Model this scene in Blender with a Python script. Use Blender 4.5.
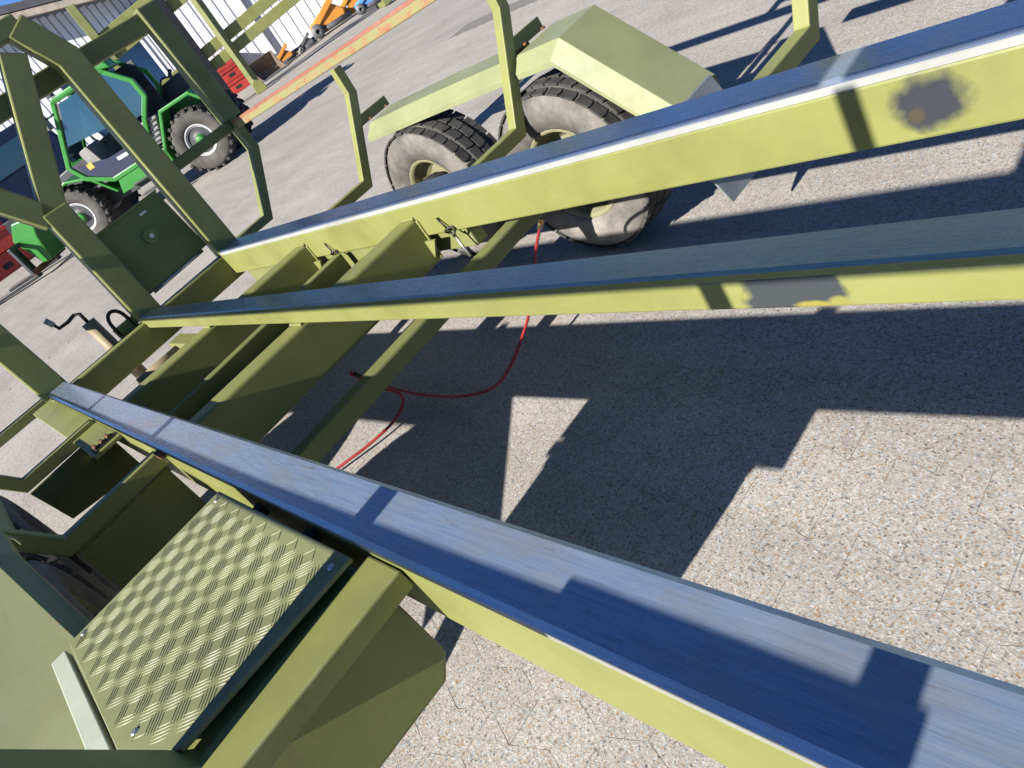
import bpy, bmesh, math, random
from mathutils import Vector, Matrix

random.seed(7)
C = bpy.context.scene.collection
for o in list(bpy.data.objects):
    bpy.data.objects.remove(o)
SC = bpy.context.scene

# ---------------------------------------------------------------- frame of reference
K = 0.88                      # working units -> metres (applied to everything at the end)
G, SL = -1.788, 0.06          # yard surface in trailer coordinates: z = G + SL*x (trailer stands nose down)
CN = math.sqrt(1 + SL * SL)
TILT = math.atan(SL)
W = Matrix(((1 / CN, 0, SL / CN), (0, 1, 0), (-SL / CN, 0, 1 / CN)))   # trailer axes -> world axes

def tow(p):
    return W @ (Vector(p) - Vector((0, 0, G)))

# ---------------------------------------------------------------- camera
MC = ((-0.62411693, -0.58226673, -0.52100241),      # right, down, forward in trailer axes
      (-0.05162768, 0.69608939, -0.71609646),
      (0.7796234, -0.42002978, -0.46450225))
cam_d = bpy.data.cameras.new('camera')
cam = bpy.data.objects.new('camera', cam_d)
C.objects.link(cam)
R_, D_, F_ = (W @ Vector(r) for r in MC)
F_.normalize(); R_ = (R_ - F_ * R_.dot(F_)).normalized(); U_ = R_.cross(F_)
cpos = tow((0, 0, 0))
m = Matrix((R_, U_, -F_)).transposed().to_4x4()
m.translation = cpos * K
cam.matrix_world = m
cam_d.sensor_width = 36.0
cam_d.lens = 740 / 1024 * 36
cam_d.clip_start = 0.02
cam_d.clip_end = 2000
SC.camera = cam
SC.render.resolution_x, SC.render.resolution_y = 1024, 768

# ---------------------------------------------------------------- sky and sun
LD = W @ Vector((0.068, -1.764, -1.0))
LD.normalize()
world = bpy.data.worlds.new('World')
SC.world = world
world.use_nodes = True
wn = world.node_tree
sky = wn.nodes.new('ShaderNodeTexSky')
sky.sky_type = 'NISHITA'
sky.sun_disc = False
sky.sun_elevation = math.asin(-LD.z)
sky.sun_rotation = math.atan2(-LD.x, -LD.y)
sky.air_density = 1.0
sky.altitude = 6000
sky.dust_density = 0.0
sky.ozone_density = 7.0
wn.nodes['Background'].inputs['Strength'].default_value = 0.075
wn.links.new(sky.outputs['Color'], wn.nodes['Background'].inputs['Color'])
sun_d = bpy.data.lights.new('sun', 'SUN')
sun_d.energy = 5.0
sun_d.angle = math.radians(0.53)
sun_d.color = (1.0, 0.955, 0.89)
sun = bpy.data.objects.new('sun', sun_d)
C.objects.link(sun)
sun.rotation_euler = LD.to_track_quat('-Z', 'Y').to_euler()
sun.location = (0, 6, 12)
SC.view_settings.view_transform = 'Standard'
SC.view_settings.look = 'None'
SC.view_settings.gamma = 1.0
SC.view_settings.exposure = 1.25
SC.view_settings.use_curve_mapping = False

# ---------------------------------------------------------------- materials
def newmat(name):
    mt = bpy.data.materials.new(name)
    mt.use_nodes = True
    nt = mt.node_tree
    return mt, nt, nt.nodes['Principled BSDF']

def N(nt, kind, **kw):
    n = nt.nodes.new(kind)
    for k, v in kw.items():
        if hasattr(n, k):
            setattr(n, k, v)
        else:
            n.inputs[k].default_value = v
    return n

def noise(nt, vec, scale, detail=5, rough=.6):
    n = N(nt, 'ShaderNodeTexNoise')
    n.inputs['Scale'].default_value = scale
    n.inputs['Detail'].default_value = detail
    n.inputs['Roughness'].default_value = rough
    nt.links.new(vec, n.inputs['Vector'])
    return n.outputs['Fac']

def ramp(nt, fac, stops):
    r = N(nt, 'ShaderNodeValToRGB')
    e = r.color_ramp.elements
    while len(e) < len(stops):
        e.new(0.5)
    for i, (p, c) in enumerate(stops):
        e[i].position = p
        e[i].color = (*c, 1) if len(c) == 3 else c
    nt.links.new(fac, r.inputs['Fac'])
    return r.outputs['Color']

def mix(nt, fac, a, b, mode='MIX'):
    n = N(nt, 'ShaderNodeMix', data_type='RGBA', blend_type=mode)
    for s, v in ((n.inputs[0], fac), (n.inputs[6], a), (n.inputs[7], b)):
        if isinstance(v, (int, float)):
            s.default_value = v
        elif isinstance(v, tuple):
            s.default_value = (*v, 1) if len(v) == 3 else v
        else:
            nt.links.new(v, s)
    return n.outputs[2]

def coords(nt, scale=(1, 1, 1), world_space=False):
    if world_space:
        src = N(nt, 'ShaderNodeNewGeometry').outputs['Position']
    else:
        src = N(nt, 'ShaderNodeTexCoord').outputs['Object']
    mp = N(nt, 'ShaderNodeMapping')
    mp.inputs['Scale'].default_value = scale
    nt.links.new(src, mp.inputs['Vector'])
    return mp.outputs['Vector']

def bump(nt, bsdf, h, strength, dist=0.01):
    b = N(nt, 'ShaderNodeBump')
    b.inputs['Strength'].default_value = strength
    b.inputs['Distance'].default_value = dist
    nt.links.new(h, b.inputs['Height'])
    nt.links.new(b.outputs['Normal'], bsdf.inputs['Normal'])

AL = .78
def paint(name, col, rough=.5, dirt=.35, scratch=.25, grain=(1, 1, 1), light=None, spec=.4, stain=None):
    """worn brushed-on paint: blotchy tone, dust film, pale scratches; stain = list of (centre, radii, colour)"""
    mt, nt, b = newmat(name)
    col = tuple(c * AL for c in col)
    v = coords(nt)
    d = tuple(c * .62 for c in col)
    l = light or tuple(min(1, c * 1.18 + .02) for c in col)
    f1 = noise(nt, v, 2.3, 6)
    c = ramp(nt, f1, [(.28, d), (.5, col), (.75, l)])
    c = mix(nt, .45, c, col)
    vs = coords(nt, grain)
    f2 = noise(nt, vs, 34, 4, .75)
    sc = ramp(nt, f2, [(.66, (0, 0, 0)), (.74, (1, 1, 1))])
    m1 = N(nt, 'ShaderNodeMath', operation='MULTIPLY'); m1.inputs[1].default_value = scratch
    nt.links.new(sc, m1.inputs[0])
    c = mix(nt, m1.outputs[0], c, tuple(min(1, x * .7 + .2) for x in col))
    f3 = noise(nt, v, 9, 8, .7)
    dr = ramp(nt, f3, [(.52, (0, 0, 0)), (.72, (1, 1, 1))])
    m2 = N(nt, 'ShaderNodeMath', operation='MULTIPLY'); m2.inputs[1].default_value = dirt
    nt.links.new(dr, m2.inputs[0])
    c = mix(nt, m2.outputs[0], c, tuple(x * .55 + .02 for x in col))
    bv = N(nt, 'ShaderNodeBevel', samples=3); bv.inputs['Radius'].default_value = .007
    dt = N(nt, 'ShaderNodeVectorMath', operation='DOT_PRODUCT')
    nt.links.new(bv.outputs[0], dt.inputs[0]); nt.links.new(N(nt, 'ShaderNodeNewGeometry').outputs['Normal'], dt.inputs[1])
    ed = ramp(nt, dt.outputs['Value'], [(.80, (1, 1, 1)), (.97, (0, 0, 0))])
    f6 = noise(nt, v, 17, 7, .75)
    em = mix(nt, 1.0, ed, ramp(nt, f6, [(.46, (0, 0, 0)), (.56, (.8, .8, .8))]), 'MULTIPLY')
    c = mix(nt, em, c, tuple(x * .45 + .20 for x in col))
    f7 = noise(nt, coords(nt, (1, 1, 1.0)), 26, 7, .8)
    c = mix(nt, ramp(nt, f7, [(.70, (0, 0, 0)), (.76, (.55, .55, .55))]), c, (.10, .062, .035))
    tc = N(nt, 'ShaderNodeTexCoord').outputs['Object']
    wob = N(nt, 'ShaderNodeTexNoise'); wob.inputs['Scale'].default_value = 22; wob.inputs['Detail'].default_value = 6
    nt.links.new(tc, wob.inputs['Vector'])
    for (ctr, rad, scol, hard) in (stain or []):
        s1 = N(nt, 'ShaderNodeVectorMath', operation='SUBTRACT'); s1.inputs[1].default_value = ctr
        nt.links.new(tc, s1.inputs[0])
        s2 = N(nt, 'ShaderNodeVectorMath', operation='DIVIDE'); s2.inputs[1].default_value = rad
        nt.links.new(s1.outputs[0], s2.inputs[0])
        if hard:   # squarish patch
            ab = N(nt, 'ShaderNodeVectorMath', operation='ABSOLUTE'); nt.links.new(s2.outputs[0], ab.inputs[0])
            sx = N(nt, 'ShaderNodeSeparateXYZ'); nt.links.new(ab.outputs[0], sx.inputs[0])
            mx = N(nt, 'ShaderNodeMath', operation='MAXIMUM'); nt.links.new(sx.outputs[0], mx.inputs[0]); nt.links.new(sx.outputs[2], mx.inputs[1])
            ln = mx.outputs[0]
        else:
            le = N(nt, 'ShaderNodeVectorMath', operation='LENGTH'); nt.links.new(s2.outputs[0], le.inputs[0])
            ln = le.outputs['Value']
        ad = N(nt, 'ShaderNodeMath', operation='MULTIPLY_ADD'); ad.inputs[1].default_value = .7; ad.inputs[2].default_value = -.35
        nt.links.new(wob.outputs['Fac'], ad.inputs[0])
        sm = N(nt, 'ShaderNodeMath', operation='ADD'); nt.links.new(ln, sm.inputs[0]); nt.links.new(ad.outputs[0], sm.inputs[1])
        mk = ramp(nt, sm.outputs[0], [(.80 if hard else .58, (1, 1, 1)), (.97, (0, 0, 0))])
        c = mix(nt, mk, c, scol)
    nt.links.new(c, b.inputs['Base Color'])
    rr = ramp(nt, f3, [(.3, (rough * .8,) * 3), (.7, (min(1, rough * 1.25),) * 3)])
    nt.links.new(rr, b.inputs['Roughness'])
    b.inputs['Specular IOR Level'].default_value = spec
    bump(nt, b, noise(nt, v, 60, 4), .12, .002)
    return mt

def plain(name, col, rough=.6, metal=0, var=.2, scale=6, spec=.4):
    mt, nt, b = newmat(name)
    col = tuple(c * AL for c in col)
    v = coords(nt)
    f = noise(nt, v, scale, 6, .65)
    c = ramp(nt, f, [(.3, tuple(x * (1 - var) for x in col)), (.7, tuple(min(1, x * (1 + var)) for x in col))])
    nt.links.new(c, b.inputs['Base Color'])
    b.inputs['Roughness'].default_value = rough
    b.inputs['Metallic'].default_value = metal
    b.inputs['Specular IOR Level'].default_value = spec
    bump(nt, b, noise(nt, v, scale * 9, 3), .15, .003)
    return mt

OL = (.235, .248, .074)
P0 = Vector((3.4, -1.09, G + SL * 3.4))       # base of the trailer between its wheels, trailer coordinates
def kp(p):                                    # trailer coordinates -> final object coordinates
    return tuple((Vector(p) - P0) * K)
M = {}
M['olive'] = paint('olive_paint', OL, .5, .38, .4)
M['olive_rail'] = paint('olive_rail_paint', OL, .45, .28, .5, (.25, 1, 3),
    stain=[(kp((.80, -1.81, -.868)), (.108 * K, .2, .088 * K), (.026, .029, .036), 0),
           (kp((.835, -1.81, -.895)), (.026 * K, .2, .024 * K), (.05, .042, .026), 0)])
M['olive_mid'] = paint('olive_middle_rail_paint', OL, .45, .28, .5, (.25, 1, 3),
    stain=[(kp((.775, -1.025, -.80)), (.118 * K, .2, .09 * K), (.036, .042, .047), 1),
           (kp((.74, -1.025, -.842)), (.05 * K, .2, .014 * K), (.22, .19, .04), 0), (kp((.69, -1.025, -.838)), (.03 * K, .2, .02 * K), (.20, .19, .05), 0)])
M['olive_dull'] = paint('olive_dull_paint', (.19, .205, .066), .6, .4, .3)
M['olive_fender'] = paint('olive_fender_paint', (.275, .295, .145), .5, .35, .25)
M['olive_plate'] = paint('olive_tread_paint', (.245, .258, .115), .5, .45, .5)
M['worn_white'] = paint('worn_white_edge', (.38, .38, .355), .55, .4, .3)
M['worn_grey'] = paint('worn_grey_edge', (.30, .30, .26), .55, .4, .3)
M['pale_strip'] = paint('pale_green_strip', (.48, .52, .40), .5, .15, .2)
M['faded_orange'] = None
M['steel'] = plain('bare_steel', (.45, .45, .44), .35, .9, .25, 20)
M['zinc'] = plain('zinc_plated', (.62, .62, .58), .3, .8, .2, 30)
M['rust'] = plain('rusty_steel', (.16, .075, .035), .8, .2, .5, 25)
M['black'] = plain('black_paint', (.012, .012, .013), .45, 0, .3)
M['grey_flap'] = plain('grey_rubber_flap', (.20, .21, .22), .5, 0, .25, 8, .6)
M['brass'] = plain('dull_brass', (.30, .22, .10), .4, .8, .3, 30)
M['dark_gap'] = plain('dark_interior', (.02, .021, .022), .8, 0, .3)
M['red_hose'] = plain('red_hose', (.34, .03, .03), .45, 0, .3, 30)
M['rubber'] = plain('rubber', (.028, .027, .026), .85, 0, .35, 12)
M['cream_rim'] = paint('cream_rim_paint', (.22, .21, .115), .65, .8, .3)
M['tan_tube'] = paint('tan_tube_paint', (.30, .24, .13), .55, .35, .3)

def skid_material(name, base, lo, hi):
    """worn steel-shod runner: long fine grain, cross scuffs, pale scratches, a little rust"""
    mt, nt, b = newmat(name)
    f = noise(nt, coords(nt, (1.2, 22, 22)), 6, 10, .75)
    c = ramp(nt, f, [(.28, lo), (.5, base), (.72, hi)])
    f2 = noise(nt, coords(nt, (1.5, 90, 90)), 7, 6, .8)
    dk = ramp(nt, f2, [(.30, (.55, .58, .62)), (.48, (1, 1, 1))])
    c = mix(nt, 1.0, c, dk, 'MULTIPLY')
    for rot, sc, th in ((.35, (2, 120, 60), .70), (-.9, (3, 80, 40), .73), (1.3, (2.5, 70, 40), .735)):
        mp = N(nt, 'ShaderNodeMapping'); mp.inputs['Rotation'].default_value = (0, 0, rot); mp.inputs['Scale'].default_value = sc
        nt.links.new(N(nt, 'ShaderNodeTexCoord').outputs['Object'], mp.inputs['Vector'])
        g_ = noise(nt, mp.outputs['Vector'], 1.6, 3, .6)
        mk = ramp(nt, g_, [(th - .015, (0, 0, 0)), (th + .02, (.6, .6, .6))])
        c = mix(nt, mk, c, (.40, .42, .44))
    f4 = noise(nt, coords(nt, (1, 2, 2)), 3.1, 8, .72)
    wr = ramp(nt, f4, [(.48, (0, 0, 0)), (.68, (.75, .75, .75))])
    c = mix(nt, wr, c, (.36, .35, .33))
    f5 = noise(nt, coords(nt, (.7, 5, 5)), 14, 6, .7)
    rs = ramp(nt, f5, [(.62, (0, 0, 0)), (.74, (.75, .75, .75))])
    c = mix(nt, rs, c, (.16, .09, .05))
    nt.links.new(c, b.inputs['Base Color'])
    rr = ramp(nt, f, [(.3, (.20,) * 3), (.7, (.38,) * 3)])
    nt.links.new(rr, b.inputs['Roughness'])
    b.inputs['Specular IOR Level'].default_value = .8
    b.inputs['Metallic'].default_value = .62
    bump(nt, b, f2, .12, .002)
    return mt
M['skid'] = skid_material('blue_grey_skid', (.33, .425, .56), (.25, .345, .49), (.42, .48, .57))
M['skid_mid'] = skid_material('teal_grey_skid', (.38, .45, .38), (.30, .38, .32), (.45, .50, .43))

def faded():
    mt, nt, b = newmat('faded_orange_paint')
    f = noise(nt, coords(nt, (1.2, 3, 3)), 9, 8, .75)
    c = ramp(nt, f, [(.36, (.25, .085, .045)), (.44, (.25, .15, .07)), (.50, (.215, .195, .085)), (.62, (.19, .20, .08)), (.8, (.27, .21, .11))])
    nt.links.new(c, b.inputs['Base Color']); b.inputs['Roughness'].default_value = .6
    return mt
M['faded_orange'] = faded()
M['faded_red'] = paint('faded_red_paint', (.33, .12, .075), .6, .5, .7)

def tyre_material():
    mt, nt, b = newmat('dusty_tyre')
    v = coords(nt)
    f = noise(nt, v, 5, 8, .7)
    c = ramp(nt, f, [(.3, (.05, .047, .043)), (.5, (.125, .117, .104)), (.7, (.215, .20, .175))])
    nt.links.new(c, b.inputs['Base Color']); b.inputs['Roughness'].default_value = .9
    bump(nt, b, noise(nt, v, 45, 4), .3, .004)
    return mt
M['sidewall'] = tyre_material()
M['tread'] = plain('worn_tread_rubber', (.055, .052, .048), .85, 0, .4, 14)

def aggregate(name, tone=1.0, joint=False):
    """exposed-aggregate concrete: fine stones of mixed colours in pale cement"""
    mt, nt, b = newmat(name)
    v0 = coords(nt, (1, 1, 1), True)
    wn_ = N(nt, 'ShaderNodeTexNoise'); wn_.inputs['Scale'].default_value = 70; wn_.inputs['Detail'].default_value = 3
    nt.links.new(v0, wn_.inputs['Vector'])
    ws = N(nt, 'ShaderNodeVectorMath', operation='SCALE'); ws.inputs['Scale'].default_value = .012; nt.links.new(wn_.outputs['Color'], ws.inputs[0])
    wa = N(nt, 'ShaderNodeVectorMath', operation='ADD'); nt.links.new(v0, wa.inputs[0]); nt.links.new(ws.outputs[0], wa.inputs[1])
    v = wa.outputs[0]
    vo = N(nt, 'ShaderNodeTexVoronoi'); vo.inputs['Scale'].default_value = 185; vo.inputs['Randomness'].default_value = 1
    nt.links.new(v, vo.inputs['Vector'])
    sep = N(nt, 'ShaderNodeSeparateColor'); nt.links.new(vo.outputs['Color'], sep.inputs[0])
    t = lambda *c: tuple(x * tone * .80 for x in c)
    c = ramp(nt, sep.outputs[0], [(.0, t(.12, .115, .11)), (.07, t(.24, .23, .215)), (.15, t(.40, .385, .355)), (.40, t(.47, .455, .42)), (.56, t(.36, .335, .29)), (.66, t(.52, .50, .46)),
                                  (.76, t(.57, .56, .54)), (.85, t(.44, .34, .22)), (.91, t(.38, .21, .10)), (.94, t(.67, .67, .66)), (1, t(.30, .29, .28))])
    vo2 = N(nt, 'ShaderNodeTexVoronoi'); vo2.inputs['Scale'].default_value = 88
    nt.links.new(v, vo2.inputs['Vector'])
    s2 = N(nt, 'ShaderNodeSeparateColor'); nt.links.new(vo2.outputs['Color'], s2.inputs[0])
    k1 = ramp(nt, s2.outputs[0], [(.84, (0, 0, 0)), (.85, (.9, .9, .9))])
    k2 = ramp(nt, vo2.outputs['Distance'], [(.30, (1, 1, 1)), (.42, (0, 0, 0))])
    big = mix(nt, 1.0, k1, k2, 'MULTIPLY')
    bc = ramp(nt, s2.outputs[1], [(.0, t(.08, .075, .07)), (.3, t(.46, .27, .12)), (.55, t(.60, .58, .55)), (.8, t(.50, .34, .22)), (1, t(.3, .29, .28))])
    c = mix(nt, big, c, bc)
    cem = ramp(nt, vo.outputs['Distance'], [(.34, (0, 0, 0)), (.55, (1, 1, 1))])
    mm = N(nt, 'ShaderNodeMath', operation='MULTIPLY'); mm.inputs[1].default_value = .35; nt.links.new(cem, mm.inputs[0])
    c = mix(nt, mm.outputs[0], c, t(.42, .405, .375))
    fg = noise(nt, v0, 330, 4, .8)
    c = mix(nt, 1.0, c, ramp(nt, fg, [(.30, (.60, .59, .58)), (.46, (.98, .98, .98)), (.64, (1.22, 1.21, 1.20))]), 'MULTIPLY')
    fh = noise(nt, v0, 60, 6, .75)
    c = mix(nt, 1.0, c, ramp(nt, fh, [(.32, (.80, .79, .78)), (.6, (1.08, 1.07, 1.06))]), 'MULTIPLY')
    bl = noise(nt, v, 1.1, 7, .6)
    c = mix(nt, 1.0, c, ramp(nt, bl, [(.3, (.81, .815, .82)), (.7, (1.02, 1.025, 1.03))]), 'MULTIPLY')
    st = noise(nt, coords(nt, (.5, 4, 1), True), .9, 6, .6)
    c = mix(nt, 1.0, c, ramp(nt, st, [(.3, (.88, .87, .86)), (.7, (1.04, 1.04, 1.04))]), 'MULTIPLY')
    sp = noise(nt, v, 3.7, 8, .72)
    c = mix(nt, 1.0, c, ramp(nt, sp, [(.26, (.62, .60, .58)), (.38, (1, 1, 1))]), 'MULTIPLY')
    if joint:
        rnd = N(nt, 'ShaderNodeObjectInfo').outputs['Random']
        c = mix(nt, 1.0, c, ramp(nt, rnd, [(0, (.955, .955, .955)), (1, (1.03, 1.03, 1.025))]), 'MULTIPLY')
    nt.links.new(c, b.inputs['Base Color'])
    b.inputs['Roughness'].default_value = .9
    b.inputs['Specular IOR Level'].default_value = .25
    bump(nt, b, vo.outputs['Distance'], .28, .003)
    return mt
M['paver'] = aggregate('aggregate_paver', 1.0, True)
M['sand'] = plain('joint_sand', (.20, .185, .165), .95, 0, .3, 40)
M['ground'] = aggregate('aggregate_ground', .93)

# ---------------------------------------------------------------- mesh helpers
class MB:
    def __init__(s, off=None):
        s.v, s.f, s.m, s.sm = [], [], [], []
        s.off = Vector(off) if off is not None else Vector((0, 0, 0))
    def add(s, vs, fs, mat=0, smooth=False):
        o = len(s.v)
        s.v += [tuple(Vector(p) - s.off) for p in vs]
        s.f += [tuple(i + o for i in f) for f in fs]
        s.m += [mat] * len(fs); s.sm += [smooth] * len(fs)
        return s
    def box(s, x0, x1, y0, y1, z0, z1, mat=0, top=None):
        vs = [(x, y, z) for z in (z0, z1) for y in (y0, y1) for x in (x0, x1)]
        fs = [(0, 2, 3, 1), (4, 5, 7, 6), (0, 1, 5, 4), (2, 6, 7, 3), (0, 4, 6, 2), (1, 3, 7, 5)]
        s.add(vs, fs, mat)
        if top is not None:
            s.m[-5] = top
        return s
    def bar(s, p, q, w, h, ref=(1, 0, 0), mat=0, w2=None, h2=None):
        """rectangular section from p to q; w measured along ref, h square to it"""
        p, q = Vector(p), Vector(q); d = (q - p).normalized(); r = Vector(ref); r = (r - d * r.dot(d)).normalized(); u = d.cross(r)
        vs = []
        for c, ww, hh in ((p, w, h), (q, w2 or w, h2 or h)):
            for a, b in ((-1, -1), (1, -1), (1, 1), (-1, 1)):
                vs.append(c + r * (a * ww / 2) + u * (b * hh / 2))
        return s.add(vs, [(3, 2, 1, 0), (4, 5, 6, 7), (0, 1, 5, 4), (1, 2, 6, 5), (2, 3, 7, 6), (3, 0, 4, 7)], mat)
    def path(s, pts, w, h, ref=(1, 0, 0), mat=0):
        """mitred rectangular section along a polyline that lies square to ref"""
        P = [Vector(p) for p in pts]; r = Vector(ref).normalized(); n = len(P); vs = []
        for i in range(n):
            a = (P[i] - P[i - 1]).normalized() if i else (P[1] - P[0]).normalized()
            b = (P[i + 1] - P[i]).normalized() if i < n - 1 else a
            t = (a + b).normalized(); u = t.cross(r).normalized(); k = 1 / max(.35, t.dot(a))
            for e, g in ((-1, -1), (1, -1), (1, 1), (-1, 1)):
                vs.append(P[i] + r * (e * w / 2) + u * (g * h / 2 * k))
        fs = [(3, 2, 1, 0), tuple(4 * (n - 1) + j for j in range(4))]
        for i in range(n - 1):
            for j in range(4):
                fs.append((4 * i + j, 4 * i + (j + 1) % 4, 4 * i + 4 + (j + 1) % 4, 4 * i + 4 + j))
        return s.add(vs, fs, mat)
    def tube(s, pts, r, n=10, mat=0, cap=True):
        P = [Vector(p) for p in pts]; vs = []; m = len(P); ref = Vector((.31, .77, .55)); pr = None
        for i in range(m):
            t = (P[min(i + 1, m - 1)] - P[max(i - 1, 0)]).normalized()
            if pr is None:
                pr = (ref - t * ref.dot(t)).normalized()
            else:
                pr = (pr - t * pr.dot(t)).normalized()
            b = t.cross(pr); rr = r[i] if isinstance(r, (list, tuple)) else r
            for j in range(n):
                a = 2 * math.pi * j / n
                vs.append(P[i] + pr * (math.cos(a) * rr) + b * (math.sin(a) * rr))
        fs = [(i * n + j, i * n + (j + 1) % n, i * n + n + (j + 1) % n, i * n + n + j) for i in range(m - 1) for j in range(n)]
        s.add(vs, fs, mat, True)
        if cap:
            o = len(s.v)
            s.f += [tuple(o - m * n + j for j in reversed(range(n))), tuple(o - n + j for j in range(n))]
            s.m += [mat] * 2; s.sm += [False] * 2
        return s
    def lathe(s, prof, c, n=40, mat=0, smooth=True, axis='y'):
        """prof = (offset along axis, radius); axis through c"""
        c = Vector(c); vs = []; k = len(prof)
        for j in range(n):
            a = 2 * math.pi * j / n; ca, sa = math.cos(a), math.sin(a)
            for y, r in prof:
                vs.append(c + (Vector((r * ca, y, r * sa)) if axis == 'y' else Vector((r * ca, r * sa, y))))
        fs = [(j * k + i, j * k + i + 1, ((j + 1) % n) * k + i + 1, ((j + 1) % n) * k + i) for j in range(n) for i in range(k - 1)]
        return s.add(vs, fs, mat, smooth)
    def prism(s, poly, a, b, plane='xz', mat=0):
        """polygon extruded: plane 'xz' along y, 'yz' along x, 'xy' along z"""
        mk = {'xz': lambda p, t: (p[0], t, p[1]), 'yz': lambda p, t: (t, p[0], p[1]), 'xy': lambda p, t: (p[0], p[1], t)}[plane]
        n = len(poly)
        vs = [mk(p, a) for p in poly] + [mk(p, b) for p in poly]
        fs = [tuple(reversed(range(n))), tuple(range(n, 2 * n))] + [(i, (i + 1) % n, n + (i + 1) % n, n + i) for i in range(n)]
        return s.add(vs, fs, mat)
    def build(s, name, mats, parent=None, bevel=0, seg=2, loc=None, rotz=0):
        me = bpy.data.meshes.new(name)
        me.from_pydata(s.v, [], s.f)
        ms = mats if isinstance(mats, (list, tuple)) else [mats]
        for x in ms:
            me.materials.append(M[x] if isinstance(x, str) else x)
        for p, mi, sm in zip(me.polygons, s.m, s.sm):
            p.material_index = mi; p.use_smooth = sm
        bm = bmesh.new(); bm.from_mesh(me)
        bmesh.ops.recalc_face_normals(bm, faces=bm.faces)
        if bevel:
            ed = [e for e in bm.edges if len(e.link_faces) == 2 and e.calc_face_angle(0) > .5]
            bmesh.ops.bevel(bm, geom=ed, offset=bevel, segments=seg, affect='EDGES', profile=.5, clamp_overlap=True)
        bm.to_mesh(me); bm.free(); me.update()
        o = bpy.data.objects.new(name, me)
        C.objects.link(o)
        if loc is not None:
            o.location = loc
        o.rotation_euler[2] = rotz
        o.parent = parent
        return o

def tag(o, label=None, cat=None, group=None, kind=None):
    for k, v in (('label', label), ('category', cat), ('group', group), ('kind', kind)):
        if v:
            o[k] = v
    return o

def thing(name, label, cat, loc=(0, 0, 0), rotz=0, group=None):
    o = bpy.data.objects.new(name, None)
    C.objects.link(o)
    o.location = loc; o.rotation_euler[2] = rotz
    o.empty_display_size = .2
    return tag(o, label, cat, group)

def copy_tree(o, parent=None):
    c = o.copy(); C.objects.link(c); c.parent = parent
    for ch in list(o.children):
        copy_tree(ch, c)
    return c

# ---------------------------------------------------------------- yard: ground sheet and zigzag pavers
g = MB()
g.add([(-300, -500, -.004), (700, -500, -.004), (700, 400, -.004), (-300, 400, -.004)], [(0, 1, 2, 3)])
yard = tag(g.build('yard_ground', 'ground'), kind='structure')

PX, PY, AM = .245, .150, .052
def zig(x):                                   # zigzag joint line: crest at 1.09 + n*PX
    t = ((x - 1.09) / PX) % 1.0
    return AM * (abs(t - .5) * 2 - .5)
def paver_poly(par):
    hx = PX / 2; gp = .0009
    a, b = -hx + gp, hx - gp
    base = 1.09 if par == 0 else 1.09 + hx    # joint at crest or at hollow
    y0 = lambda x: zig(base + hx + x)
    q_ = hx * .22
    w_ = lambda x, k: .0022 * math.sin(41 * x + 5 * k + par * 2)
    xs = [a, a + q_ * .5, -q_, q_ * .0, q_, b - q_ * .5, b]
    def yy(x):                               # joint line with its corners rounded off
        return (y0(x - .008) + y0(x) + y0(x + .008)) / 3 + w_(x % PX, 0)
    lo = [(x, yy(x) + gp) for x in xs]
    hi = [(x, yy(x) + PY - gp) for x in reversed(xs)]
    return lo + hi
def paver_mesh(par, mb=None, at=(0, 0), z=0.0):
    poly = paver_poly(par); n = len(poly); h = n // 2
    vs = [(at[0] + p[0], at[1] + p[1], z - .03) for p in poly] + [(at[0] + p[0], at[1] + p[1], z) for p in poly]
    fs = [(i, (i + 1) % n, n + (i + 1) % n, n + i) for i in range(n)] + [(n + i, n + i + 1, 2 * n - 2 - i, 2 * n - 1 - i) for i in range(h - 1)]
    mb = mb or MB()
    mb.add(vs, fs)
    return mb
slots = []
for j in range(-52, 45):
    par = j % 2
    y = -1.238 + j * PY
    for i in range(-6, 42):
        x = (1.09 if par == 0 else 1.09 + PX / 2) + i * PX + PX / 2
        q = W.inverted() @ Vector((x, y, 0)) + Vector((0, 0, G))
        c = [sum(MC[r][k] * q[k] for k in range(3)) for r in range(3)]
        if c[2] < .2:
            continue
        u, v = 512 + 740 * c[0] / c[2], 384 + 740 * c[1] / c[2]
        if -90 < u < 1114 and -90 < v < 858:
            vis = 0 < u < 1024 and 0 < v < 768
            slots.append((0 if vis else 1, c[2], x, y, par))
slots.sort()
rest = MB()
MB().add([(-2.2, -9.6, -.0008), (11.2, -9.6, -.0008), (11.2, 6, -.0008), (-2.2, 6, -.0008)], [(0, 1, 2, 3)]).build('joint_sand', 'sand', yard)
proto = []
for par in (0, 1):
    o = paver_mesh(par).build('paver', 'paver', yard)
    proto.append(o)
used = [False, False]
for n, (nv, dep, x, y, par) in enumerate(slots):
    z = random.uniform(-.0002, .0002)
    if n < 300 and nv == 0:
        if not used[par]:
            o = proto[par]; used[par] = True
        else:
            o = proto[par].copy(); C.objects.link(o); o.parent = yard
        o.location = (x, y, z); o.rotation_euler = (random.gauss(0, .001), random.gauss(0, .001), 0)
    else:
        paver_mesh(par, rest, (x, y), z)
tag(rest.build('paving_field', 'paver', yard), kind='stuff')

# ---------------------------------------------------------------- the trailer
TR = thing('trailer', 'olive green military skid trailer with three long rails and slatted sides', 'trailer', tow(P0))
TR.rotation_euler = (0, TILT, 0)
def T():
    return MB(P0)
def part(name, mb, mat, parent=TR, bevel=0.006, seg=2):
    return mb.build(name, mat, parent, bevel, seg)
YC = -1.09
mir = lambda y: 2 * YC - y

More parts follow.
